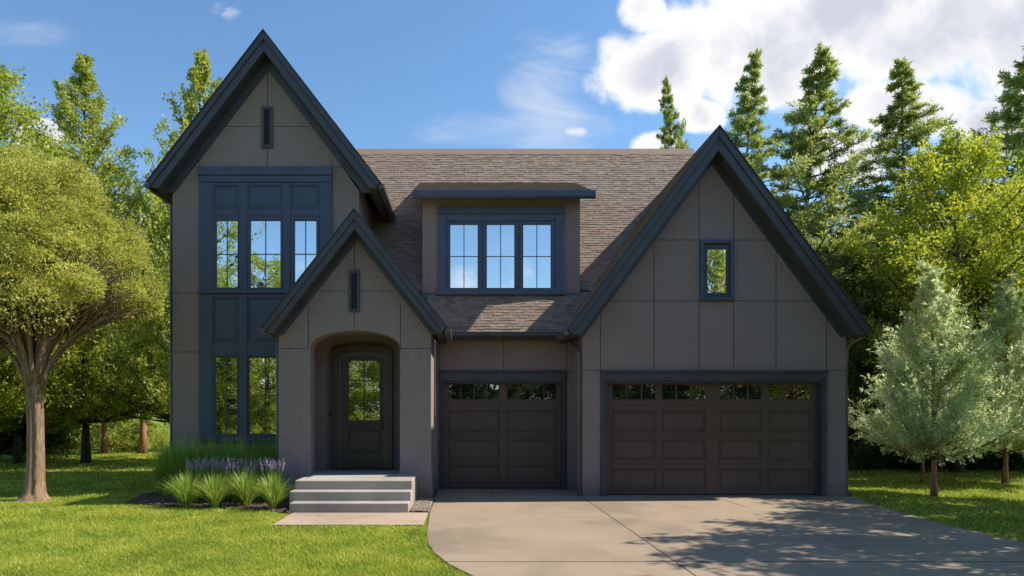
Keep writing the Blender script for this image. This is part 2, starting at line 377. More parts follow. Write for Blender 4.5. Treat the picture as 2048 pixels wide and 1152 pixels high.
def gable_roof(cx, apex, half, s, yf, yb, vt, split, wall_y, frieze, seed, back_r=None):
    """steep gable: roof body, stepped rake fascia, frieze on the wall, shingle courses"""
    tip = apex-s*half
    e = .13
    def chev(o1, o2, hf, hb):            # band between vertical offsets o1,o2 below the roof line
        return None
    zi = tip-e
    inner = (apex-vt-zi)/s
    poly = [(cx, apex), (cx+half, tip), (cx+half-.10, zi), (cx+inner, zi), (cx, apex-vt), (cx-inner, zi), (cx-half+.10, zi), (cx-half, tip)]
    roof = MB().prism(poly, yf+.03, yb).build('roof', M['soffit'], house)
    # fascia boards
    def band(o1, o2, y0, y1):
        mb = MB()
        for sg in (-1, 1):
            def zc(o):                   # where line with offset o meets the tip cut
                return o
            a = [(cx, apex-o1), (cx, apex-o2)]
            # lower end: clip both lines by the tip cut
            def end(o):
                if o <= 1e-6: return (cx+sg*half, tip)
                # cut line from (half,tip) to (half-.10,tip-e), then horizontal
                # solve on line z = apex-o-s*x
                t = (apex-o-s*half-tip)/(-e-s*(.10)) if True else 0
                x = half-.10*t; z = tip-e*t
                if t > 1: z = zi; x = (apex-o-zi)/s
                return (cx+sg*x, z)
            t2 = end(o2); t1 = end(o1)
            pl = [a[0], t1]
            x1 = abs(t1[0]-cx); x2 = abs(t2[0]-cx)
            if x2 < half-.10-1e-4 and x1 > half-.10+1e-4: pl.append((cx+sg*(half-.10), zi))
            pl += [t2, a[1]]
            mb.prism(pl, y0, y1)
        return mb
    f = band(0.0, split, yf-.035, yf+.03).build('fascia', M['slate'], roof, .006)
    band(split+.001, vt, yf, yf+.03).build('fascia', M['slate'], roof, .006)
    # metal drip edge
    mb = MB()
    for sg in (-1, 1):
        mb.prism([(cx, apex+.028), (cx, apex), (cx+sg*half, tip), (cx+sg*(half+.02), tip-.005+.0)], yf-.06, yf+.02)
    mb.build('drip_edge', M['soffit'], roof)
    # frieze on wall
    mb = MB(); zi2 = zi
    for sg in (-1, 1):
        a0 = apex-vt; x0 = (a0-zi)/s; x1 = max((a0-frieze-zi)/s, 0)
        mb.prism([(cx, a0), (cx+sg*x0, zi), (cx+sg*x1, zi), (cx, a0-frieze)], wall_y-.045, wall_y)
    mb.build('frieze', M['slate'], roof, 0)
    L = math.hypot(half, half*s)
    for sg in (-1, 1):
        if sg == -1: f = shingle_field((cx-half-.02, yf-.02, tip-.02), (0, 1, 0), (1, 0, s), yb-yf, L+.03, seed=seed)
        else: f = shingle_field((cx+half+.02, yf-.02, tip-.02), (0, 1, 0), (-1, 0, s), yb-yf, L+.03, seed=seed+1)
        f.build('shingles', M['shingle'], roof)
    # gutters along both eaves
    for sg in (-1, 1):
        mb = MB(); x = cx+sg*(half-.02)
        g = [(x, tip-.02), (x+sg*.11, tip-.02), (x+sg*.10, tip-.09), (x+sg*.06, tip-.13), (x-sg*.03, tip-.13)]
        mb.prism(g, yf+.04, min(yb, 19.0 if not back_r else back_r))
        mb.build('gutter', M['gutter'], roof)
    return roof

# --- roofs
TW = dict(cx=-4.75, apex=10.90, half=2.745, s=1.30)
PO = dict(cx=-2.35, apex=6.20, half=1.955, s=1.27)
WI = dict(cx=5.60, apex=8.20, half=3.335, s=1.337)
gable_roof(TW['cx'], TW['apex'], TW['half'], TW['s'], 16.1, 23.2, .47, .20, YT, .26, 10, 22.0)
gable_roof(PO['cx'], PO['apex'], PO['half'], PO['s'], 14.5, 18.3, .41, .20, YP, .15, 20, 16.4)
gable_roof(WI['cx'], WI['apex'], WI['half'], WI['s'], 15.05, 23.5, .52, .23, YW, .16, 30, 23.4)
# main roof
RX0, RX1 = -3.60, 7.0
ridge_t = 4.40; ry, rz = ROOF_Y0+ridge_t, ROOF_Z0+ROOF_S*ridge_t
mr = MB().prismx([(ROOF_Y0, ROOF_Z0-.02), (ry, rz-.02), (ry+3.6, rz-4.2), (ry+3.6, rz-4.5), (ry, rz-.35), (ROOF_Y0+.02, ROOF_Z0-.14)], RX0, RX1).build('roof', M['soffit'], house)
shingle_field((-.95, ROOF_Y0-.03, ROOF_Z0-.04), (1, 0, 0), (0, 1, ROOF_S), 4.6, 1.45, seed=5).build('shingles', M['shingle'], mr)
up = 1.45-.0
k0 = math.ceil(1.45/.095)*.095
vv = Vector((0, 1, ROOF_S)).normalized()
shingle_field(Vector((RX0, ROOF_Y0-.03, ROOF_Z0-.04))+vv*k0, (1, 0, 0), (0, 1, ROOF_S), RX1-RX0, math.hypot(ridge_t, ridge_t*ROOF_S)+.02-k0, seed=6).build('shingles', M['shingle'], mr)
MB().prismx([(ry-.16, rz-.19), (ry, rz+.035), (ry+.16, rz-.19), (ry+.12, rz-.20), (ry, rz-.02), (ry-.12, rz-.20)], RX0, RX1).build('ridge_cap', M['shingle'], mr)
# main eave gutter + soffit board
MB().prismx([(16.36, 3.84), (16.48, 3.84), (16.48, 3.71), (16.42, 3.70), (16.37, 3.75)], -.72, 2.62).build('gutter', M['slate'], mr)
MB().box(-.74, 2.66, 16.485, YG, 3.68, 3.72).build('soffit', M['soffit'], mr)

# --- walls
def rect(x0, x1, y0, y1, Yp): return X(x0, Yp), X(x1, Yp), Z(y1, Yp), Z(y0, Yp)
wing_l, wing_r = X(1165, YW), X(1692, YW)
def under(R, x, vt, extra=.0): return R['apex']-vt-R['s']*abs(x-R['cx'])-extra
do0, do1, dz1 = X(1210, YW), X(1647, YW), Z(762, YW)
wz = [(wing_l, -.02), (do0, -.02), (do0, dz1), (do1, dz1), (do1, -.02), (wing_r, -.02), (wing_r, 3.63), (WI['cx'], WI['apex']-.53), (wing_l, 3.63)]
wall = MB().prism(wz, YW, YW+.3)
wall.box(wing_l, wing_l+.28, YW+.301, 23.0, -.02, 3.9); wall.box(wing_r-.28, wing_r, YW+.301, 23.0, -.02, 3.9)
wall.box(wing_l+.28, wing_r-.28, 22.7, 23.0, -.02, 8)
wall.build('wall', M['stucco'], house)
t_l, t_r = X(345, YT), X(718, YT)
tw = MB().prism([(t_l, -.02), (t_r, -.02), (t_r, 7.25), (TW['cx'], TW['apex']-.48), (t_l, 7.25)], YT, YT+.3)
tw.box(t_l, t_l+.28, YT+.301, 22.8, -.02, 7.45); tw.box(t_r-.28, t_r, YT+.301, 22.8, -.02, 7.45); tw.box(t_l+.28, t_r-.28, 22.5, 22.8, -.02, 9)
tw.build('wall', M['stucco'], house)
p_l, p_r = X(557, YP), X(862, YP)
a0, a1 = X(621, YP), X(800, YP); zs, zt = Z(697, YP), Z(661, YP)
ac = (a0+a1)/2; hw = (a1-a0)/2; hh = zt-zs
arch = [(ac+hw*math.cos(t), zs+hh*math.sin(t)**.9) for t in np.linspace(0, math.pi, 25)]
arch[0] = (a1, zs); arch[-1] = (a0, zs)
pw = [(p_l, -.02), (a0, -.02)]+arch[::-1]+[(a1, -.02), (p_r, -.02), (p_r, 3.60), (PO['cx'], PO['apex']-.42), (p_l, 3.60)]
pm = MB().prism(pw, YP, YP+.42)
pm.box(p_l, p_l+.28, YP+.421, YT-.02, -.02, 3.66); pm.box(p_r-.28, p_r, YP+.421, YG-.002, -.02, 3.66)
pm.box(p_l+.28, p_r-.28, 16.40, 16.48, -.02, 3.9)
pm.box(p_l+.28, p_r-.28, YP+.421, 16.40, 3.72, 3.80)
pm.build('wall', M['stucco'], house)
zp = Z(941, YP)                            # projecting plinths of the two piers
for xa, xb in ((p_l-.02, a0+.02), (a1-.02, p_r+.02)): MB().box(xa, xb, YP-.025, YP, -.02, zp).build('plinth', M['stucco'], house, .008)
MB().box(p_l+.28, p_r-.28, YP-.001, 16.40, 0, .535).build('porch_floor', M['step'], house)
go0, go1, gz1 = X(885, YG), X(1127, YG), Z(762, YG)
gl_, gr_ = p_r, wing_l
gw = MB().prism([(gl_+.002, -.02), (go0, -.02), (go0, gz1), (go1, gz1), (go1, -.02), (gr_-.002, -.02), (gr_-.002, 4.15), (gl_+.002, 4.15)], YG, YG+.3)
gw.build('wall', M['stucco'], house)
# dormer
d_l, d_r = X(845, YD), X(1160, YD)
def shed_z(y): return 7.385+.415*(y-16.9)
dm = MB().prismx([(YD, 4.3), (YD, shed_z(YD)-.12), (20.2, shed_z(20.2)-.12), (20.2, 4.3)], d_l, d_r)
dw = dm.build('wall', M['stucco'], house)
s_l, s_r = X(826, 16.9), X(1190, 16.9)
dr = MB().prismx([(16.93, shed_z(16.93)-.03), (20.3, shed_z(20.3)-.03), (20.3, shed_z(20.3)-.15), (16.93, shed_z(16.93)-.15)], s_l+.01, s_r-.01).build('roof', M['soffit'], house)
shingle_field((s_l-.01, 16.88, shed_z(16.88)-.03), (1, 0, 0), (0, 1, .415), s_r-s_l+.02, 3.5, seed=9).build('shingles', M['shingle'], dr)
MB().box(s_l, s_r, 16.89, 16.93, shed_z(16.9)-.19, shed_z(16.9)-.015).build('fascia', M['navy'], dr, .005)
MB().prismx([(16.78, 7.372), (16.885, 7.372), (16.885, 7.20), (16.83, 7.19), (16.785, 7.24)], s_l, s_r).build('gutter', M['navy'], dr)
for xx0, xx1 in ((s_l-.001, s_l+.03), (s_r-.03, s_r+.001)):
    MB().prismx([(16.935, shed_z(16.935)-.02), (20.0, shed_z(20.0)-.02), (20.0, shed_z(20.0)-.17), (16.935, shed_z(16.935)-.17)], xx0, xx1).build('rake_board', M['slate'], dr)

# --- control joints in the stucco
def joint_set(Yp, lines, R=None, vt=0, wmm=.014):
    for (xa, ya, xb, yb) in lines:
        mb = MB()
        if ya == yb:
            z = Z(ya, Yp); mb.box(X(xa, Yp), X(xb, Yp), Yp-.0025, Yp+.004, z-wmm/2, z+wmm/2)
        else:
            x = X(xa, Yp); mb.box(x-wmm/2, x+wmm/2, Yp-.003, Yp+.004, Z(yb, Yp), Z(ya, Yp))
        mb.build('reveal_joint', M['joint'], house)
joint_set(YW, [(1310, 480, 1398, 480), (1466, 480, 1552, 480), (1217, 602, 1645, 602), (1166, 741, 1692, 741),
               (1201, 620, 1201, 992), (1308, 481, 1308, 741), (1398, 365, 1398, 481), (1398, 602, 1398, 741), (1467, 365, 1467, 481), (1467, 602, 1467, 741),
               (1552, 481, 1552, 741), (1653, 615, 1653, 992)])
joint_set(YT, [(444, 253, 524, 253), (546, 253, 620, 253), (380, 334, 690, 334), (535, 145, 535, 214), (535, 297, 535, 334), (399.5, 320, 399.5, 334), (664.5, 320, 664.5, 334),
               (346, 586, 399, 586), (346, 704, 399, 704), (665, 586, 718, 586)])
joint_set(YP, [(634, 582, 698, 582), (719, 582, 785, 582), (709, 625, 709, 660), (709, 490, 709, 541), (617, 610, 617, 697), (801, 610, 801, 697), (558, 697, 619, 697), (801, 697, 861, 697)])
joint_set(YG, [(1007, 675, 1007, 745), (1133, 675, 1133, 979), (880, 742, 1160, 742), (878, 675, 878, 979)])
joint_set(YD, [(1040, 398, 1040, 415), (960, 398, 960, 415)])

# --- vents
def vent(x0, x1, y0, y1, Yp):
    a, b, c, d = rect(x0, x1, y0, y1, Yp); fw = (b-a)*.24
    v = MB().frame(a, b, c, d, Yp-.05, Yp-.001, fw, fw*1.1, fw*1.1).build('gable_vent', M['slate'], house, .004)
    MB().box(a+fw, b-fw, Yp-.012, Yp-.001, c+fw*1.1, d-fw*1.1).build('vent_backing', M['dark'], v)
    n = 17; mb = MB(); h = (d-c-2.2*fw)/n
    for i in range(n):
        z = c+1.1*fw+h*i
        mb.prismx([(Yp-.046, z+h*.02), (Yp-.013, z+h*.55), (Yp-.013, z+h*.72), (Yp-.046, z+h*.2)], a+fw, b-fw)
    mb.build('louvre', M['slate'], v)
vent(524, 545.5, 214, 297, YT); vent(698, 719.5, 541, 624, YP)

# --- windows
def window(x0, x1, y0, y1, gx0, gx1, gy0, gy1, Yp, cols, rows, mat, proud=.05, gmat='glass', frame_mat='navy', seed=0, name='window'):
    """px boxes: casement x0..y1, glass gx0..gy1"""
    a, b, c, d = rect(x0, x1, y0, y1, Yp); ga, gb, gc, gd = rect(gx0, gx1, gy0, gy1, Yp)
    mb = MB(); yf = Yp-proud; yb = Yp-.023
    mb.box(a, ga, yf, yb, c, d); mb.box(gb, b, yf, yb, c, d); mb.box(ga, gb, yf, yb, gd, d); mb.box(ga, gb, yf, yb, c, gc)
    o = mb.build(name, M[frame_mat], house, .005)
    # sash slightly back
    sw = .022
    MB().frame(ga, gb, gc, gd, yf+.012, yb, sw).build('sash', M['slate'], o, .003)
    r = random.Random(seed+int(x0)); bw = .011
    nx, nz_ = cols, rows
    bars = MB()
    for i in range(1, nx):
        x = ga+(gb-ga)*i/nx; bars.box(x-bw, x+bw, yf+.016, yb-.004, gc+sw, gd-sw)
    for j in range(1, nz_):
        z = gc+(gd-gc)*j/nz_; bars.box(ga+sw, gb-sw, yf+.018, yb-.004, z-bw, z+bw)
    if nx > 1 or nz_ > 1: bars.build('glazing_bars', M['slate'], o)
    tx = r.uniform(-.0025, .0025); tz = r.uniform(-.002, .002); y = yb-.006
    MB().add([(ga+sw/2, y-tx*.4, gc+sw/2), (gb-sw/2, y+tx*.4, gc+sw/2), (gb-sw/2, y+tx*.4+tz, gd-sw/2), (ga+sw/2, y-tx*.4+tz, gd-sw/2),
              (ga+sw/2, y+.006, gc+sw/2), (gb-sw/2, y+.006, gc+sw/2), (gb-sw/2, y+.006, gd-sw/2), (ga+sw/2, y+.006, gd-sw/2)],
             [(0,1,2,3),(7,6,5,4),(0,4,5,1),(1,5,6,2),(2,6,7,3),(3,7,4,0)]).build('pane', M[gmat], o)
    return o
# tower bay of panels and casements
def bay():
    Yb = YT
    y1 = Yb-.06
    mb = MB()
    mb.box(X(400, Yb), X(664, Yb), Yb-.02, Yb-.0005, Z(886, Yb), Z(337, Yb))       # backing
    base = mb.build('bay_surround', M['navy'], house)
    cx = [400, 427, 479, 496, 567, 582, 640, 664]
    for i in (0, 2, 4, 6):
        MB().box(X(cx[i], Yb), X(cx[i+1], Yb), y1, Yb-.021, Z(880, Yb), Z(366, Yb)).build('stile', M['navy'], base, .006)
    for (ya, yb_) in ((366, 371.5), (419, 433), (588, 596), (685, 712)):
        for i in (1, 3, 5): MB().box(X(cx[i], Yb)+.001, X(cx[i+1], Yb)-.001, y1+.006, Yb-.021, Z(yb_, Yb), Z(ya, Yb)).build('rail', M['navy'], base, .005)
    MB().box(X(399, Yb), X(665, Yb), Yb-.115, Yb-.021, Z(353, Yb), Z(336, Yb)).build('header', M['navy'], base, .008)
    MB().box(X(400, Yb), X(664, Yb), Yb-.085, Yb-.021, Z(366, Yb)+.001, Z(353, Yb)-.001).build('header', M['navy'], base, .006)
    MB().box(X(399, Yb), X(665, Yb), Yb-.125, Yb-.061, Z(588, Yb), Z(581, Yb)).build('sill', M['navy'], base, .006)
    MB().box(X(398, Yb), p_l-.002, Yb-.14, Yb-.061, Z(883, Yb), Z(873, Yb)).build('sill', M['navy'], base, .006)
    for i in (1, 3, 5):
        for ya, yb_ in ((371.5, 419), (596, 685)):
            a, b, c, d = rect(cx[i], cx[i+1], ya, yb_, Yb)
            MB().frame(a+.001, b-.001, c+.001, d-.001, Yb-.046, Yb-.021, .028).build('moulding', M['navy'], base, .005)
            MB().box(a+.075, b-.075, Yb-.034, Yb-.021, c+.075, d-.075).build('raised_panel', M['navy'], base, .006)
bay()
for x0, x1, g0, g1 in ((427.5, 478.5, 433, 478), (496.5, 566.5, 501, 563.5), (582.5, 639.5, 589, 635)):
    window(x0, x1, 433.5, 580.5, g0, g1, 441, 577.5, YT, 2, 2, 'navy', .056)
    window(x0, x1, 712.5, 872.5, g0-(2 if x0 < 480 else 3), min(g1+1, x1-2), 714.5, 869, YT, 2, 2, 'navy', .056)
# dormer window
db = MB()
a, b, c, d = rect(876, 1127, 416, 589, YD)
db.box(a, b, YD-.02, YD-.0005, c, d); dbo = db.build('window_surround', M['navy'], house)
MB().box(a-.01, b+.01, YD-.085, YD-.021, Z(430, YD), d+.01).build('header', M['slate'], dbo, .006)
MB().box(a, X(893, YD), YD-.065, YD-.021, c, Z(430, YD)-.001).build('stile', M['navy'], dbo, .005)
MB().box(X(1110, YD), b, YD-.065, YD-.021, c, Z(430, YD)-.001).build('stile', M['navy'], dbo, .005)
MB().box(X(893, YD)+.001, X(1110, YD)-.001, YD-.065, YD-.021, Z(443, YD), Z(430, YD)-.001).build('rail', M['navy'], dbo, .005)
MB().box(a-.02, b+.02, YD-.11, YD-.066, c-.02, Z(579, YD)).build('sill', M['navy'], dbo, .005)
MB().box(d_l+.002, a-.021, YD-.03, YD-.0008, Z(591, YD)-.05, Z(586, YD)).build('base_trim', M['navy'], dbo, .003)
MB().box(b+.021, d_r-.002, YD-.03, YD-.0008, Z(591, YD)-.05, Z(586, YD)).build('base_trim', M['navy'], dbo, .003)
for x0, x1, g0, g1 in ((893.5, 964, 899, 957), (965, 1037, 972, 1030), (1038, 1109.5, 1044.5, 1102.5)):
    window(x0, x1, 443.5, 580, g0, g1, 449, 578, YD, 2, 2, 'navy', .052)
# small gable window in the wing
a, b, c, d = rect(1398.5, 1465.5, 481, 602, YW)
sw_ = MB().frame(a, b, c, d, YW-.09, YW-.0008, .085).build('window_surround', M['navy'], house, .006)
window(1406.3, 1457.7, 489.2, 593.8, 1413, 1451, 499, 587, YW-.001, 2, 2, 'navy', .04, 'glass', 'slate')

# --- garage doors
def garage_door(go0, go1, zt, Yp, groups, panes, yrows, glass_row, colsx, trim):
    Yd = Yp+.17
    d = MB().box(go0+.002, go1-.002, Yd, Yd+.05, 0.005, zt).build('garage_door', M['bronze'], house)
    # rails and stiles proud of the slab, leaving recessed panels
    def zz(py): return Z(py, Yd)
    def xx(px): return X(px, Yd)
    f = MB(); y0 = Yd-.022
    edges = [go0+.002]+[v for c in colsx for v in (xx(c[0]), xx(c[1]))]+[go1-.002]
    for i in range(0, len(edges), 2): f.box(edges[i], edges[i+1], y0, Yd-.0005, .006, zt)
    rows = [zt]+[v for r in ([glass_row]+yrows) for v in (zz(r[0]), zz(r[1]))]+[.006]
    for c in colsx:
        for i in range(0, len(rows), 2): f.box(xx(c[0])+.0005, xx(c[1])-.0005, y0+.0015, Yd-.0005, rows[i+1], rows[i])
    f.build('frame_rails', M['bronze'], d, .004)
    p = MB()
    for c in colsx:
        for r in yrows:
            p.frame(xx(c[0])+.001, xx(c[1])-.001, zz(r[1])+.001, zz(r[0])-.001, Yd-.034, Yd-.0005, .024)
            p.box(xx(c[0])+.06, xx(c[1])-.06, Yd-.010, Yd-.0005, zz(r[1])+.055, zz(r[0])-.055)
    p.build('panel_moulding', M['bronze'], d, .009)
    for c in colsx:
        a, b = xx(c[0]), xx(c[1]); z0, z1 = zz(glass_row[1]), zz(glass_row[0])
        pn = MB(); br = MB(); wdt = (b-a)/panes
        br.frame(a+.001, b-.001, z0+.001, z1-.001, Yd-.030, Yd-.0005, .018)
        for i in range(panes):
            pn.box(a+.018+wdt*i*((b-a-.036)/(b-a)), a+.018+wdt*(i+1)*((b-a-.036)/(b-a)), Yd-.008, Yd-.0005, z0+.018, z1-.018)
        pn2 = MB().box(a+.0185, b-.0185, Yd-.008, Yd-.0006, z0+.0185, z1-.0185)
        for i in range(1, panes): br.box(a+wdt*i-.013, a+wdt*i+.013, Yd-.026, Yd-.009, z0+.019, z1-.019)
        pn2.build('pane', M['glass_low'], d); br.build('glazing_bars', M['bronze'], d, .003)
    # section lines
    s = MB()
    for i in range(3):
        zc = (rows[2*i+1+0] if False else (zz(([glass_row]+yrows)[i][1])+zz(([glass_row]+yrows)[i+1][0]))/2)
        s.box(go0+.01, go1-.01, y0-.0015, y0+.001, zc-.004, zc+.004)
    s.build('section_joints', M['joint'], d)
    MB().box(go0+.004, go1-.004, Yd-.03, Yd-.001-.022, .003, .035).build('weather_strip', M['dark'], d)
    # trim around the opening
    tx0, tx1, ty0 = trim
    t = MB(); zt2 = Z(ty0, Yp)
    t.box(X(tx0, Yp), X(tx1, Yp), Yp-.075, Yp-.0005, zt+.0, zt2)
    t.box(X(tx0, Yp)-.02, X(tx1, Yp)+.02, Yp-.10, Yp-.0004, zt2+.0005, zt2+.035)
    t.box(X(tx0, Yp), go0-.0, Yp-.05, Yp-.0005, 0, zt-.0005); t.box(go1, X(tx1, Yp), Yp-.05, Yp-.0005, 0, zt-.0005)
    t.build('door_trim', M['slate'], house, .006)
    j = MB(); j.box(go0+.0005, go0+.05, Yp-.03, Yd-.035, 0, zt-.051); j.box(go1-.05, go1-.0005, Yp-.03, Yd-.035, 0, zt-.051); j.box(go0+.0005, go1-.0005, Yp-.03, Yd-.035, zt-.05, zt-.0005)
    j.build('door_jamb', M['slate'], house, .004)
    return d
garage_door(go0, go1, gz1, YG, 2, 4, [(821, 864), (878, 918), (930, 967)], (767, 800), [(897, 999), (1013, 1113)], (881, 1131, 746))
garage_door(do0, do1, dz1, YW, 4, 3, [(822, 864), (879, 920), (936, 979)], (768, 800), [(1224, 1312), (1322, 1412), (1437, 1524), (1534, 1622)], (1203, 1652, 746))

# --- arched entrance door
def arch_poly(x0, x1, z0, zspring, ztop, n=17, p=.9):
    c = (x0+x1)/2; h = (x1-x0)/2
    return [(x0, z0), (x1, z0)]+[(c+h*math.cos(t), zspring+(ztop-zspring)*math.sin(t)**p) for t in np.linspace(0, math.pi, n)]
def arch_ring(o, i, y0, y1):
    """two open arches with the same point count -> ring"""
    mb = MB(); n = len(o)
    po = o[1:]+[o[0]]; pi_ = i[1:]+[i[0]]
    for k in range(len(po)-1):
        q = [po[k], po[k+1], pi_[k+1], pi_[k]]
        mb.prism(q, y0, y1)
    return mb
YB = 16.40
A1 = arch_poly(X(664, YB), X(786, YB), .54, Z(716, YB), Z(690, YB), 17, .55)
A2 = arch_poly(X(678, YB), X(776, YB), .54, Z(726, YB), Z(704, YB), 17, .55)
A3 = arch_poly(X(684, YB), X(771, YB), .56, Z(730, YB), Z(711, YB), 17, .5)
door = MB().prism(A3, YB-.07, YB-.0005).build('front_door', M['door'], house)
arch_ring(A1, A2, YB-.15, YB-.0005).build('door_casing', M['door'], house, 0)
arch_ring(A2, A3, YB-.11, YB-.0006).build('door_jamb', M['bronze'], house, 0)
ga, gb, gc, gd = rect(699, 760, 722, 840, YB)
glp = [(ga, gc), (gb, gc), (gb, gd-.055), (gb-.045, gd-.045), (gb-.06, gd-.01), (gb-.12, gd), (ga+.12, gd), (ga+.06, gd-.01), (ga+.045, gd-.045), (ga, gd-.055)]
MB().prism(glp, YB-.085, YB-.0705).build('pane', M['glass_door'], door)
cxm, czm = (ga+gb)/2, (gc+gd)/2
big = [(cxm+(x-cxm)*1.11, czm+(z-czm)*1.06) for x, z in glp]
mb = MB()
for k in range(len(glp)):
    mb.prism([big[k], big[(k+1) % len(glp)], glp[(k+1) % len(glp)], glp[k]], YB-.105, YB-.0704)
mb.build('glass_moulding', M['door'], door)
mb = MB(); mb.box(cxm-.012, cxm+.012, YB-.10, YB-.086, gc, gd)
for i in (1, 2): mb.box(ga, gb, YB-.098, YB-.0862, gc+(gd-gc)*i/3-.01, gc+(gd-gc)*i/3+.01)
mb.build('glazing_bars', M['brass'], door)
a, b, c, d = rect(697, 762, 858, 905, YB)
mb = MB().frame(a, b, c, d, YB-.10, YB-.0705, .035); mb.box(a+.06, b-.06, YB-.09, YB-.0705, c+.06, d-.06)
mb.box(a-.02, b+.02, YB-.10, YB-.0703, Z(853, YB), Z(849, YB)); mb.build('raised_panel', M['door'], door, .006)
mb = MB(); hx, hz = X(766, YB), Z(846, YB)
mb.box(hx-.022, hx+.018, YB-.084, YB-.0705, hz-.16, hz+.09); mb.tube([(hx, YB-.085, hz+.05), (hx, YB-.14, hz+.04), (hx, YB-.14, hz-.11), (hx, YB-.085, hz-.13)], .011, 8)
mb.build('handle', M['brass'], door)
MB().box(X(676, YB), X(778, YB), YB-.22, YB-.12, .541, .575).build('threshold', M['brass'], house, .006)
mb = MB(); bx, bz = X(660, YB), Z(827, YB)
mb.box(bx-.025, bx+.025, YB-.03, YB-.0005, bz-.05, bz+.05); mb.tube([(bx, YB-.03, bz), (bx, YB-.042, bz)], .012, 10); mb.build('doorbell', M['brass'], house)

# --- downspouts
def spout(pts, r=.035):
    MB().tube(pts, r, 8).build('downspout', M['gutter'], house, smooth=False)
xs = wing_l-.06
spout([(X(1137, 16.4), 16.42, 3.72), (X(1141, 16.4), 16.40, 3.62), (xs-.02, 15.62, 3.36), (xs, 15.56, 3.26), (xs, 15.56, .14), (xs-.03, 15.44, .04)])
spout([(p_l-.045, YP+.10, 3.6), (p_l-.045, YP+.10, .1), (p_l-.045, YP, .03)])
spout([(TW['cx']-TW['half']-.02, 16.3, 7.2), (t_l-.06, 16.56, 6.95), (t_l-.05, 16.56, .1), (t_l-.05, 16.44, .02)])
spout([(WI['cx']+WI['half']-.02, 15.3, 3.6), (wing_r+.05, 15.58, 3.38), (wing_r+.05, 15.58, .12), (wing_r+.06, 15.45, .03)])

# ------------------------------------------------------------------ vegetation builders
def leaf_verts(P, D, l, wd, rng):
    n = len(P); R = unit(rng.normal(size=(n, 3))); S = unit(np.cross(D, R))
    l = (l*rng.uniform(.6, 1.3, n))[:, None]; wd = (wd*rng.uniform(.6, 1.3, n))[:, None]
    v = np.empty((n, 4, 3)); v[:, 0] = P; v[:, 1] = P+D*l*.45+S*wd*.5; v[:, 2] = P+D*l; v[:, 3] = P+D*l*.45-S*wd*.5
    return v.reshape(-1, 3)
def make_tree(name, label, cat, group, loc, H, R, cb, profile, nl, nt, nleaf, tl, spread, leaf, lift, droop=0, flat=0,
              mat='broad', barkm='bark_dark', trunk_r=.14, seed=1, twig_up=.3, jitter=.18, rot=0, limb_r=.035, whorl=0, topk=1.0):
    rng = np.random.default_rng(seed)
    t = empty(name, loc, label, cat, group); t.rotation_euler = (0, 0, rot)
    bend = rng.normal(size=2)*.02*H
    def axis(z): k = (z/H); return np.array([bend[0]*k*k, bend[1]*k*k, z])
    tr = MB(); zz = np.linspace(0, H*.97, 12)
    tr.tube([axis(z) for z in zz], [trunk_r*(1.45 if z == 0 else 1)*max(1-z/H, .06)**.8 for z in zz], 9)
    TS, TD, TL = [], [], []
    ts = 1-(1-(np.arange(nl)+rng.uniform(0, 1, nl))/nl)**topk
    if whorl: ts = np.clip((np.floor(ts*whorl)+.5)/whorl+rng.normal(0, .006, nl), 0, .995)
    ang = np.arange(nl)*2.39996+rng.normal(0, .35, nl)
    for i in range(nl):
        q = ts[i]; z1 = cb+(H-cb)*q
        r = R*profile(q)*(1+rng.normal(0, jitter)); r = max(r, .12)
        z0 = max(z1-lift*r, min(cb*.72, H*.3)); z0 = min(z0, H*.96)
        a = axis(z0); u = np.array([math.cos(ang[i]), math.sin(ang[i]), 0.])
        b = axis(z1)+u*r; b[2] = z1-droop*r
        c = (a+b)/2+np.array([0, 0, (-.12 if lift > .3 else .06)*r])+u*r*.12
        s_ = np.linspace(0, 1, 6)[:, None]
        pts = (1-s_)**2*a+2*s_*(1-s_)*c+s_**2*b
        tr.tube(pts, [limb_r*(1-.85*k)*(.5+r/R) for k in np.linspace(0, 1, 6)], 5)
        m = max(3, int(nt*(.35+.65*r/R)))
        k = rng.uniform(.18, 1.0, m)**.8; kk = k[:, None]
        p = (1-kk)**2*a+2*kk*(1-kk)*c+kk**2*b
        d = unit((b-a)[None]*.9/np.linalg.norm(b-a)+rng.normal(size=(m, 3))*np.array([.8, .8, .8*(1-flat)])+np.array([0, 0, twig_up]))
        TS.append(p); TD.append(d); TL.append(tl*rng.uniform(.5, 1.2, m)*(.30+.70*min(1, 1.6*r/R)))
    S = np.vstack(TS); D = np.vstack(TD); L = np.concatenate(TL)
    n = len(S)*nleaf; idx = np.repeat(np.arange(len(S)), nleaf); q = rng.uniform(0, 1, n)
    P = S[idx]+D[idx]*(L[idx]*q)[:, None]+rng.normal(size=(n, 3))*(spread*(1-.55*q)*np.minimum(1, .3+L[idx]/tl))[:, None]*np.array([1, 1, 1-.6*flat])
    LD = unit(D[idx]+rng.normal(size=(n, 3))*.75)
    tr.build('trunk', M[barkm], t, smooth=True).location = (0, 0, 0)
    bulk('crown', leaf_verts(P, LD, leaf[0], leaf[1], rng), 4, M[mat], t)
    return t
def clone(t, loc, rot, scale, label, group=None, cat_tilt=True):
    c = t.copy(); COL.objects.link(c); c.location = loc; c.rotation_euler = (0, 0, rot); c.scale = scale if isinstance(scale, tuple) else (scale,)*3
    c['label'] = label
    if group: c['group'] = group
    if cat_tilt: c.rotation_euler[0], c.rotation_euler[1] = math.sin(loc[0]*7)*.025, math.cos(loc[0]*5)*.025
    for ch in t.children:
        d = ch.copy(); COL.objects.link(d); d.parent = c
    return c
pine = lambda q: (1-q)**1.08*min(1, (q+.02)*7)**.5+.005
cone = lambda q: (1-q)**.85*min(1, (q+.02)*7)**.5
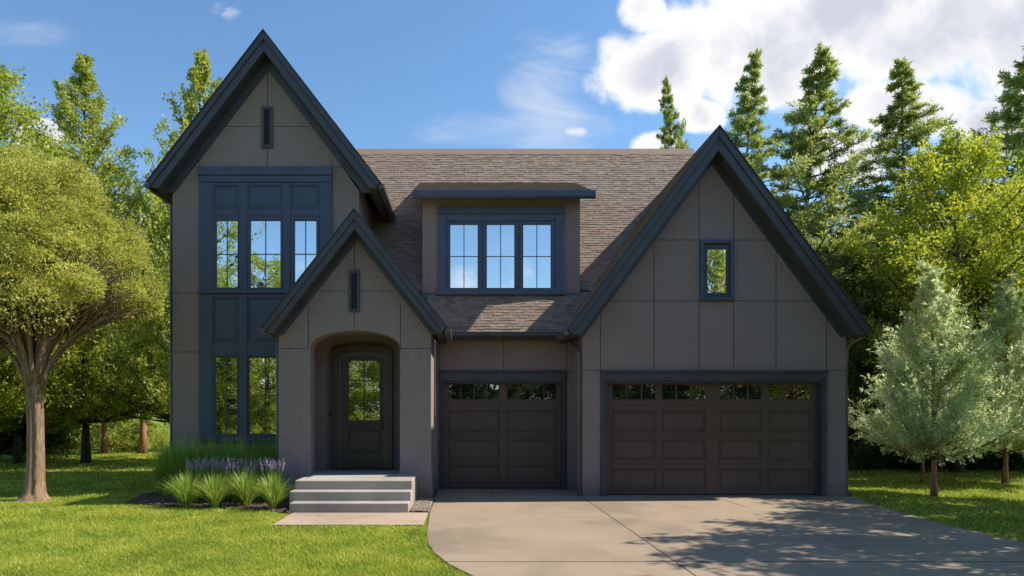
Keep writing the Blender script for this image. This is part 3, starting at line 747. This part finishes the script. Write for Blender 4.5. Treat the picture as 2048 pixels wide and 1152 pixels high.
egg = lambda q: max(math.sin(math.pi*min(1, q*.9+.08))**.7, .05)
spire = lambda q: min(1, (q+.08)*3.2)**.6*(1-q)**1.0*1.15
def gp(px, py): Yq = CZ*F/(py-VY); return (X(px, Yq), Yq, G)
def at(px, Yq): return (X(px, Yq), Yq, G)

# --- conifers on the right
CG = 'tall conifers behind the garage wing'
con = make_tree('conifer_tree', 'tallest conifer rising just right of the garage gable peak', 'tree', CG, at(1592, 27), 15.9, 4.7, 2.0, pine, 260, 19, 32, .62, .10, (.17, .045), .05, -.22, .6,
                mat='conifer', barkm='bark_dark', trunk_r=.16, seed=3, twig_up=.3, jitter=.34, whorl=34, topk=.8)
con2 = make_tree('conifer_tree', 'broad conifer standing behind the yellow-green tree on the right', 'tree', CG, at(1815, 27), 15.7, 4.9, 2.0, pine, 260, 19, 32, .62, .10, (.17, .045), -.05, -.10, .65,
                mat='conifer', barkm='bark_dark', trunk_r=.16, seed=8, twig_up=.22, jitter=.34, whorl=31, topk=.8)
clone(con2, at(1465, 30), 2.1, (.8, .8, 1.13), 'conifer with its top directly above the garage gable peak', CG)
clone(con, at(1378, 31), 4.0, (.52, .52, 1.08), 'slender conifer seen above the roof ridge left of the garage gable', CG)
clone(con, at(2045, 27), 1.0, (1.1, 1.1, 1.10), 'conifer cut off by the right edge of the photo', CG)
clone(con2, at(1535, 35), 5.0, (.9, .9, .98), 'conifer half hidden between the two conifers over the garage gable', CG)
clone(con, at(1715, 36), .4, (1.1, 1.1, .82), 'lower conifer filling the gap beyond the garage roof corner', CG)
clone(con2, at(1925, 36), 3.0, (1.1, 1.1, .8), 'lower conifer far behind the yellow-green tree', CG)
# --- yellow-green deciduous trees at right
YGp = 'yellow-green leafy trees at the wood edge on the right'
yt = make_tree('leafy_tree', 'bright yellow-green leafy tree rising behind the silvery tree', 'tree', YGp, at(1915, 22), 10.6, 3.1, 1.4, egg, 120, 18, 46, .75, .18, (.12, .06), .75,
               mat='yellow', trunk_r=.15, seed=5, twig_up=.35)
clone(yt, at(2075, 23), 2.0, (1.0, 1.0, .93), 'yellow-green leafy tree running out of the right edge', YGp)
# --- dark green mass behind
DG = 'dark green trees in the wood'
dk = make_tree('leafy_tree', 'dark green leafy tree beside the garage right corner', 'tree', DG, at(1735, 24.5), 7.6, 2.5, .5, egg, 85, 15, 34, .7, .2, (.15, .08), .6,
               mat='deep', trunk_r=.14, seed=15)
for px, Yq, s_, lab in ((1830, 26, (1.0, 1.0, .95), 'dark leafy tree directly behind the silvery tree trunks'),
                        (1960, 25.5, (1.1, 1.1, .9), 'dark leafy tree between the two silvery trees'),
                        (2080, 26.5, (1.1, 1.1, 1.0), 'dark leafy tree at the far right edge of the lawn'),
                        (1680, 30, (1.1, 1.1, 1.1), 'dark leafy tree mostly hidden by the garage wing'),
                        (1775, 32, (1.3, 1.3, 1.15), 'dark leafy tree deep in the wood behind the garage corner'),
                        (1900, 33, (1.3, 1.3, 1.15), 'dark leafy tree deep in the wood behind the silvery tree')):
    clone(dk, at(px, Yq), random.uniform(0, 6), s_, lab, DG)
# --- silvery small trees
SG = 'silvery green small trees on the right lawn'
sv = make_tree('silvery_tree', 'silvery green tree with a straight reddish trunk nearest the driveway', 'tree', SG, gp(1868, 990), 5.3, 1.3, 1.15, lambda q: min(1, (q+.10)*3.4)**.7*(1-q)**1.15*1.3, 120, 18, 32, .56, .04, (.10, .027), 1.05,
               mat='silver', barkm='bark_red', trunk_r=.058, seed=21, topk=.7, twig_up=.75, jitter=.28, limb_r=.015)
clone(sv, gp(2010, 966), 2.2, (1.1, 1.1, 1.03), 'silvery green tree cut by the right edge of the photo', SG)
clone(sv, gp(1846, 964), 4.2, (.75, .75, .83), 'smaller silvery tree tucked behind the nearest silvery one', SG)
# --- broadleaf trees on the left
LG = 'tall light-green trees behind the house on the left'
lt = make_tree('leafy_tree', 'light green spire-like tree with several pointed tips, left of the tower', 'tree', LG, gp(172, 925), 15.9, 5.3, 2.2, lambda q: (1-q)**1.12*min(1, (q+.1)*4)+.01, 230, 18, 28, .80, .13, (.15, .07), 1.0,
               mat='broad', trunk_r=.14, seed=31, twig_up=.65, jitter=.38, topk=.78)
clone(lt, at(380, 26), 2.7, (.85, .85, 1.0), 'light green tree touching the left slope of the tall gable', LG)
clone(lt, gp(35, 926), 1.2, (.9, .9, .72), 'light green tree with dark trunk behind the olive crown', LG)
ly = make_tree('leafy_tree', 'golden yellow-green tree in the top left corner', 'tree', LG, at(-20, 22), 13.3, 3.1, 2.5, egg, 80, 16, 36, .75, .2, (.13, .075), .8,
               mat='yellow', trunk_r=.18, seed=35)
WG = 'red-barked trees at the left wood edge'
rb = make_tree('leafy_tree', 'slim tree with sunlit reddish trunk nearer the tower', 'tree', WG, gp(208, 905), 9.5, 2.6, 3.0, egg, 60, 14, 34, .7, .2, (.17, .09), .7,
               mat='broad', barkm='bark_red', trunk_r=.13, seed=41)
clone(rb, at(285, 33), 4.1, (1.25, 1.25, 1.35), 'light green tree filling the gap left of the tower wall', LG)
clone(rb, gp(128, 905), 2.0, (.95, .95, .9), 'slim tree with reddish trunk left of the dark trunk', WG)
clone(dk, at(75, 29), 1.0, (1.25, 1.25, 1.2), 'dark leafy tree behind the olive tree trunk', DG)
clone(dk, at(-40, 27), 3.0, (1.2, 1.2, 1.1), 'dark leafy tree at the left edge of the photo', DG)
# far tree line
FG = 'far-off trees beyond the meadow'
ft = [(-120, 52), (-30, 56), (60, 50), (140, 60), (150, 66), (330, 120), (355, 105), (300, 135), (1720, 48), (1800, 52), (1880, 46), (1960, 50), (2040, 47), (2120, 52)]
far_words = ['first', 'second', 'third', 'fourth', 'fifth', 'sixth', 'seventh', 'eighth', 'ninth', 'tenth', 'eleventh', 'twelfth', 'thirteenth', 'fourteenth']
order = sorted(range(len(ft)), key=lambda i: ft[i][0])
for rank, i in enumerate(order):
    px, Yq = ft[i]
    clone(rb if i % 2 else dk, at(px, Yq), i*1.7, (1.3, 1.3, random.uniform(.95, 1.2)), 'far tree beyond the lawn, %s from the left in the distance' % far_words[rank], FG)
# shrubs at the meadow edge on the left and the wood floor on the right
SH = 'loose shrubs at the edge of the lawn'
sh = make_tree('shrub', 'leafy shrub beside the bright meadow gap left of the tower', 'shrub', SH, gp(250, 899), 2.3, 1.5, .05, egg, 40, 12, 36, .5, .14, (.11, .06), .8,
               mat='broad', trunk_r=.04, seed=51, limb_r=.012)
for px, py, s_, lab in ((300, 902, (.75, .75, .62), 'low pale shrub next to the tower corner'),
                        (165, 896, (1.0, 1.0, .8), 'rounded shrub behind the dark left trunk'),
                        (90, 898, (1.1, 1.1, .8), 'rounded shrub seen right of the olive tree trunk'),
                        (10, 900, (1.1, 1.1, .9), 'rounded shrub at the left photo edge')):
    clone(sh, gp(px, py), random.uniform(0, 6), s_, lab, SH)
du = make_tree('shrub', 'dark shrub at the wood edge beside the garage corner', 'shrub', SH, at(1720, 23.5), 2.4, 1.6, .05, egg, 40, 12, 36, .5, .15, (.12, .065), .7,
               mat='deep', trunk_r=.04, seed=53, limb_r=.012)
for px, Yq, s_, lab in ((1790, 23.8, (1.1, 1.1, .9), 'dark shrub left of the silvery tree trunk'),
                        (1905, 24.2, (1.2, 1.2, .95), 'dark shrub right of the silvery tree trunk'),
                        (1980, 23.4, (1.1, 1.1, 1.0), 'dark shrub beside the right-hand red trunk'),
                        (2070, 23.6, (1.2, 1.2, 1.0), 'dark shrub in the right corner of the lawn')):
    clone(du, at(px, Yq), random.uniform(0, 6), s_, lab, SH)

# --- the olive-coloured vase-shaped tree in front on the left
def olive_tree():
    rng = np.random.default_rng(77); base = gp(68, 1001)
    t = empty('olive_crowned_tree', base, 'large vase-shaped tree with fluted tan trunk and dense olive-yellow domed crown', 'tree')
    tr = MB(); n = 18
    # fluted trunk with root flare
    pts = []; hs = [0, .06, .18, .45, 1.0, 1.7, 2.3, 2.75]; rs = [.34, .26, .205, .175, .158, .15, .155, .175]
    k = len(tr.v); sides = 28; ph = rng.uniform(0, 6, 5)
    for z, r in zip(hs, rs):
        for j in range(sides):
            a = 2*math.pi*j/sides
            rr = r*(1+.10*math.sin(5*a+ph[0]+z*.4)+.06*math.sin(9*a+ph[1]-z*.3)+(.22*max(math.cos(3*a+ph[2]), 0) if z < .1 else 0))
            tr.v.append((rr*math.cos(a)+.03*math.sin(z*1.3), rr*math.sin(a), z))
    for i in range(len(hs)-1):
        for j in range(sides):
            a = k+i*sides+j; b = k+i*sides+(j+1) % sides; tr.f.append((a, b, b+sides, a+sides))
    tr.build('trunk', M['bark'], t, smooth=True).location = (0, 0, 0)
    # crown dome: centre height, radii
    C = np.array([0, 0, 4.35]); RX, RZu, RZd = 2.05, 2.85, 1.35
    clumps = []
    while len(clumps) < 150:
        d = unit(rng.normal(size=3)); 
        if d[2] < -.55: continue
        rr = rng.uniform(.55, 1.0)**.45*(1+.10*math.sin(5*math.atan2(d[1], d[0])+3*d[2]))
        if d[2] < 0 and rng.random() < .3: continue
        p = C+np.array([d[0]*RX, d[1]*RX, d[2]*(RZu if d[2] > 0 else RZd)])*rr
        if math.hypot(p[0], p[1]) < 1.85 and p[2] < 4.95: continue
        clumps.append(p)
    clumps = np.array(clumps)
    # limbs: fan of many upright stems, fork to the clumps
    lb = MB(); nst = 30
    for i in range(nst):
        a = i*2.4+rng.normal(0, .2); reach = rng.uniform(.25, 1.0)
        s0 = np.array([.12*math.cos(a), .12*math.sin(a), 2.35+rng.uniform(0, .4)])
        ex = np.array([math.cos(a)*2.2*reach, math.sin(a)*2.2*reach, 5.6-1.5*reach+rng.uniform(-.3, .3)])
        c1 = s0+np.array([math.cos(a)*.25*reach, math.sin(a)*.25*reach, 1.3])
        q = np.linspace(0, 1, 9)[:, None]; pts = (1-q)**2*s0+2*q*(1-q)*c1+q**2*ex
        lb.tube(pts, list(np.linspace(.062, .018, 9)), 7)
        dist = np.linalg.norm((clumps-ex)*[1, 1, .8], axis=1); near = np.argsort(dist)[:14]
        for j in near:
            qq = rng.uniform(.35, .95); b0 = (1-qq)**2*s0+2*qq*(1-qq)*c1+qq**2*ex
            m = (b0+clumps[j])/2+np.array([0, 0, .12])
            lb.tube([b0, (b0+m)/2+rng.normal(0, .04, 3), m, clumps[j]], [.026, .02, .015, .006], 5)
    lb.build('limbs', M['bark'], t, smooth=True).location = (0, 0, 0)
    nl = 1000; m = len(clumps); idx = np.repeat(np.arange(m), nl); N = len(idx)
    d = unit(rng.normal(size=(N, 3))+unit(clumps-C)[idx]*.55+np.array([0, 0, .35]))
    rad = rng.uniform(.22, .62, m)[idx]*rng.uniform(.55, 1, N)**.5
    # sub-tufts for a knobbly, scale-leaved look
    P = clumps[idx]+d*rad[:, None]*np.array([1.15, 1.15, .8])
    LD = unit(d+rng.normal(size=(N, 3))*.5)
    bulk('crown', leaf_verts(P, LD, .07, .026, rng), 4, M['olive'], t)
    return t
olive_tree()

# --- trees behind the viewer (they stand in the window reflections) and beside the drive (their shade falls on it)
BG = 'trees across the street mirrored in the windows'
for i, (x, y, s_, src, lab) in enumerate([
    (-17.3, -11, (1.3, 1.3, 1.30), ly, 'tall leafy tree mirrored in the left upstairs tower window'),
    (-12.9, -12.5, (1.0, 1.0, .93), ly, 'rounded leafy tree mirrored in the middle upstairs tower window'),
    (-15.0, -15, (1.1, 1.1, .62), ly, 'lower golden tree mirrored in the ground-floor tower window'),
    (-20.5, -17, (1.3, 1.3, .75), lt, 'leafy tree mirrored behind the tall one in the tower windows'),
    (-9.0, -15, (1.2, 1.2, .55), ly, 'golden tree mirrored in the entrance door glass'),
    (-5.8, -16, (1.2, 1.2, .58), ly, 'leafy tree mirrored at the right side of the entrance door glass'),
    (-2.0, -17, (1.3, 1.3, .95), dk, 'dark tree mirrored in the left panes of the single garage door'),
    (2.0, -16, (1.2, 1.2, .95), dk, 'dark tree mirrored in the middle of the single garage door'),
    (5.8, -17, (1.3, 1.3, 1.0), dk, 'dark tree mirrored in the right panes of the single garage door'),
    (9.5, -16, (1.3, 1.3, 1.0), dk, 'dark tree mirrored in the first panes of the double garage door'),
    (13.2, -17, (1.3, 1.3, .95), dk, 'dark tree mirrored in the second panes of the double garage door'),
    (17.6, -17.5, (1.3, 1.3, 1.0), dk, 'dark tree mirrored in the third panes of the double garage door'),
    (16.2, -12.5, (1.3, 1.3, 1.5), rb, 'tall leafy tree mirrored in the small gable window'),
    (22, -17, (1.3, 1.3, 1.0), dk, 'dark tree mirrored in the last panes of the double garage door')]):
    clone(src, (x, y, G), i*1.3, s_, lab, BG)
for i, x in enumerate((-18.5, -16.2, -14, -11.8, -9.4, -7)):
    clone(sh, (x, -12.2-.5*(i % 2), G), i*2.0, (1.1, 1.1, .9), 'shrub across the street, %s in the row mirrored low in the tower windows' % far_words[i], BG)
TG = 'trees beside the drive that shade it'
clone(rb, (12.4, 10.0, G), .6, (1.0, 1.0, .92), 'leafy tree whose dappled shade falls across the driveway', TG)
clone(rb, (14.9, 13.4, G), 2.6, (1.0, 1.0, .92), 'leafy tree shading the top of the driveway near the garage', TG)
clone(rb, (11.6, 7.0, G), 4.6, (.85, .85, 1.0), 'leafy tree shading the foot of the driveway', TG)

# ------------------------------------------------------------------ planting bed
def tuft(n, h, spreadr, seed, wd=.008, arch_=.6, segs=4):
    rng = np.random.default_rng(seed); vs = []
    a = rng.uniform(0, 2*math.pi, n); r0 = rng.uniform(0, .07, n); hh_ = h*rng.uniform(.55, 1.1, n); out = spreadr*rng.uniform(.05, 1.35, n)
    u = np.stack([np.cos(a), np.sin(a), np.zeros(n)], 1); s_ = np.stack([-np.sin(a+rng.normal(0, .6, n)), np.cos(a), np.zeros(n)], 1)
    q = np.linspace(0, 1, segs+1); pts = []
    for k in q:
        z = hh_*(k-arch_*.32*(out/spreadr)*k**2.6); x = out*(.42*k+.58*k**(1.6+1.4*((a*7)%1)))
        pts.append(u*(r0+x)[:, None]+np.array([0, 0, 1])*z[:, None])
    V = []
    for i in range(segs):
        w0 = wd*(1-.9*q[i]**2); w1 = wd*(1-.9*q[i+1]**2) if i < segs-1 else .0006
        V.append(np.stack([pts[i]-s_*w0, pts[i]+s_*w0, pts[i+1]+s_*w1, pts[i+1]-s_*w1], 1))
    return np.stack(V, 1).reshape(-1, 4, 3), pts    # n*segs quads
def strip_mesh(name, V, segs, mat, parent):
    """join quads of a blade so that each blade is one island"""
    n = len(V)//segs; V = V.reshape(n, segs, 4, 3)
    verts = np.concatenate([V[:, :, 0:2].reshape(n, segs*2, 3), V[:, -1, [3, 2]].reshape(n, 2, 3)], 1)
    nv = (segs+1)*2; base = (np.arange(n)*nv)[:, None, None]; k = np.arange(segs)[None, :, None]*2
    quad = np.array([0, 1, 3, 2])[None, None]; F_ = (base+k+quad).reshape(-1)
    me = bpy.data.meshes.new(name); me.vertices.add(n*nv); me.vertices.foreach_set('co', verts.astype(np.float32).ravel())
    me.loops.add(len(F_)); me.loops.foreach_set('vertex_index', F_.astype(np.int32))
    me.polygons.add(len(F_)//4); me.polygons.foreach_set('loop_start', np.arange(0, len(F_), 4, dtype=np.int32))
    me.update(calc_edges=True); me.materials.append(mat); o = bpy.data.objects.new(name, me); COL.objects.link(o); o.parent = parent; return o
GB = G+.02
def grass_plant(loc, label, group, n, h, spr, seed, mat, name='ornamental_grass', flowers=0, wd=.008):
    t = empty(name, loc, label, 'plant', group)
    V, pts = tuft(n, h, spr, seed, wd); strip_mesh('blades', V, 4, M[mat], t)
    if flowers:
        rng = np.random.default_rng(seed+5); a = rng.uniform(0, 6.28, flowers); r = spr*.75*rng.uniform(0, 1, flowers)**.6
        P = []; D = []
        stems = MB()
        for i in range(flowers):
            b = np.array([r[i]*math.cos(a[i]), r[i]*math.sin(a[i]), h*rng.uniform(.86, 1.1)]); top = b+np.array([b[0]*.08, b[1]*.08, rng.uniform(.10, .17)])
            stems.tube([(b[0]*.2, b[1]*.2, .05), tuple(b)], .003, 4)
            m = 34; q = rng.uniform(0, 1, m)[:, None]
            P.append(b+(top-b)*q+rng.normal(0, .011, (m, 3))*(1.15-q)); D.append(unit(rng.normal(size=(m, 3))+[0, 0, .7]))
        stems.build('stems', M['tuft'], t).location = (0, 0, 0)
        bulk('flower_spikes', leaf_verts(np.vstack(P), np.vstack(D), .024, .014, rng), 4, M['purple'], t)
    return t
FGp = 'spiky bright green grass clumps at the front of the bed'
for i, (px, py, h, s_, lab) in enumerate([(372, 1014, .74, .50, 'widest grass clump at the left end of the bed'),
                                     (431, 1016, .72, .44, 'grass clump second from the left, below the deepest purple spikes'),
                                     (492, 1013, .76, .44, 'grass clump third from the left at the front of the bed'),
                                     (548, 1019, .70, .38, 'grass clump closest to the concrete steps')]):
    x, y, _ = gp(px, py); grass_plant((x, y, GB), lab, FGp, 480, h, s_, 60+i, 'tuft', wd=.007)
PG = 'purple-flowered spiky plants in the bed'
for i, (px, Yq, lab) in enumerate([(395, 14.35, 'purple-flowered plant furthest left behind the grass clumps'), (432, 14.4, 'plant with the deepest purple spikes, left of centre in the bed'),
                               (470, 14.3, 'purple-flowered plant between the middle grass clumps'), (515, 14.3, 'purple-flowered plant behind the right-hand grass clumps'),
                               (548, 14.2, 'purple-flowered plant nearest the porch pier')]):
    x = X(px, Yq); grass_plant((x, Yq, GB), lab, PG, 260, .74, .36, 80+i, 'tuft', 'flowering_plant', 46)
HG = 'dark green grass row against the tower wall'
for i, px in enumerate([333, 362, 392, 422, 452, 482, 512, 540]):
    for j, Yq in enumerate([15.35, 15.9]):
        w_ = ['furthest left', 'second from the left', 'third from the left', 'fourth from the left', 'fifth from the left', 'sixth from the left', 'seventh from the left', 'nearest the porch'][i]
        grass_plant((X(px, Yq)+.04*(j-.5), Yq, GB), 'dark arching grass in the %s row under the tower window, %s' % (['front', 'back'][j], w_), HG, 460, 1.22+.14*j+.05*((i*7) % 3), .42, 100+i*2+j, 'hedge', 'ornamental_grass', 0, .007)
x, y, _ = gp(338, 985); grass_plant((x, y+.25, GB), 'yellowish grass at the outer left corner of the bed', HG, 420, .85, .40, 140, 'tuft')

# scattered chips and pebbles
def inside(P, poly):
    x, y = P[:, 0], P[:, 1]; r = np.zeros(len(P), bool); n = len(poly)
    for i in range(n):
        x1, y1 = poly[i]; x2, y2 = poly[(i+1) % n]
        c = ((y1 > y) != (y2 > y)) & (x < (x2-x1)*(y-y1)/((y2-y1) if y2 != y1 else 1e-9)+x1); r ^= c
    return r
def scatter_boxes(name, P, sx, sy, sz, mat, rng, kind='stuff'):
    n = len(P); a = rng.uniform(0, 3.14, n); A = np.stack([np.cos(a), np.sin(a), rng.normal(0, .25, n)], 1); A = unit(A)
    B = unit(np.cross(rng.normal(0, .35, (n, 3))+[0, 0, 1], A)); C_ = np.cross(A, B)
    sx = (sx*rng.uniform(.5, 1.5, n))[:, None]; sy = (sy*rng.uniform(.5, 1.5, n))[:, None]; sz = (sz*rng.uniform(.6, 1.4, n))[:, None]
    c = []
    for i, j, k in ((-1,-1,-1),(1,-1,-1),(1,1,-1),(-1,1,-1),(-.8,-.8,1),(.8,-.8,1),(.8,.8,1),(-.8,.8,1)): c.append(P+A*sx*i+B*sy*j+C_*sz*k)
    V = np.stack(c, 1).reshape(-1, 3); f = np.array([(4,5,6,7),(0,1,5,4),(1,2,6,5),(2,3,7,6),(3,0,4,7),(0,3,2,1)])
    F_ = (np.arange(n)[:, None, None]*8+f[None]).reshape(-1)
    me = bpy.data.meshes.new(name); me.vertices.add(len(V)); me.vertices.foreach_set('co', V.astype(np.float32).ravel())
    me.loops.add(len(F_)); me.loops.foreach_set('vertex_index', F_.astype(np.int32)); me.polygons.add(len(F_)//4); me.polygons.foreach_set('loop_start', np.arange(0, len(F_), 4, dtype=np.int32))
    me.update(calc_edges=True); me.materials.append(mat); o = bpy.data.objects.new(name, me); COL.objects.link(o); o['kind'] = kind; return o
rng = np.random.default_rng(5)
P = rng.uniform([-7.5, 12.7], [-3.25, 16.5], (16000, 2)); P = P[inside(P, bed)]
scatter_boxes('mulch', np.c_[P, rng.uniform(GB, GB+.03, len(P))], .022, .007, .004, M['mulch'], rng)
P = rng.uniform([-1.05, 12.9], [-.69, 14.85], (2600, 2))
scatter_boxes('gravel', np.c_[P, rng.uniform(GB+.004, GB+.035, len(P))], .014, .011, .008, M['pebble'], rng)

# ------------------------------------------------------------------ lawn blades
def lawn(n, x0, x1, y0, y1, seed, h, wd):
    rng = np.random.default_rng(seed)
    yy = 1/(rng.uniform(1/y1, 1/y0, n))          # denser toward the viewer's end of the lawn
    xx = rng.uniform(x0, x1, n); ok = np.abs(xx) < yy*1.02+1.5
    P = np.c_[xx, yy][ok]
    ed = rng.normal(0, .012, P.shape)
    k = ~inside(P+ed, drive_poly) & ~inside(P+ed, bed)
    q = P+ed
    k &= ~((q[:, 0] > -3.24) & (q[:, 0] < -.60) & (q[:, 1] > 11.41) & (q[:, 1] < 12.9))
    k &= ~((q[:, 0] > -3.42) & (q[:, 0] < -.60) & (q[:, 1] > 12.8) & (q[:, 1] < 17))
    k &= ~((q[:, 0] > -7.15) & (q[:, 0] < 8.75) & (q[:, 1] > 15.45) & (q[:, 1] < 23))
    P = P[k]; n = len(P); d = P[:, 1]
    sc_ = np.clip(d/10, .8, 2.2)
    patch = .75+.25*np.sin(P[:, 0]*2.1+np.sin(P[:, 1]*1.3)*2)*np.sin(P[:, 1]*1.7+P[:, 0]*.6)
    hh_ = h*rng.uniform(.5, 1.3, n)*sc_**.35*patch; ww = wd*rng.uniform(.7, 1.3, n)*sc_
    a = rng.uniform(0, 6.28, n); lean = rng.normal(0, .5, (n, 2))*hh_[:, None]+np.array([-.12, -.1])*hh_[:, None]
    B = np.c_[P, np.full(n, G-.002)]; S = np.c_[np.cos(a), np.sin(a), np.zeros(n)]*ww[:, None]
    T = B+np.c_[lean, hh_]
    V = np.stack([B-S, B+S, T], 1).reshape(-1, 3)
    return V
V = np.vstack([lawn(330000, -12, 1.9, 6.6, 15, 1, .055, .006), lawn(90000, -26, -3, 13, 36, 2, .055, .009), lawn(90000, 7.9, 28, 8.5, 28, 3, .055, .008)])
o = bulk('grass', V, 3, M['blades']); o['kind'] = 'stuff'
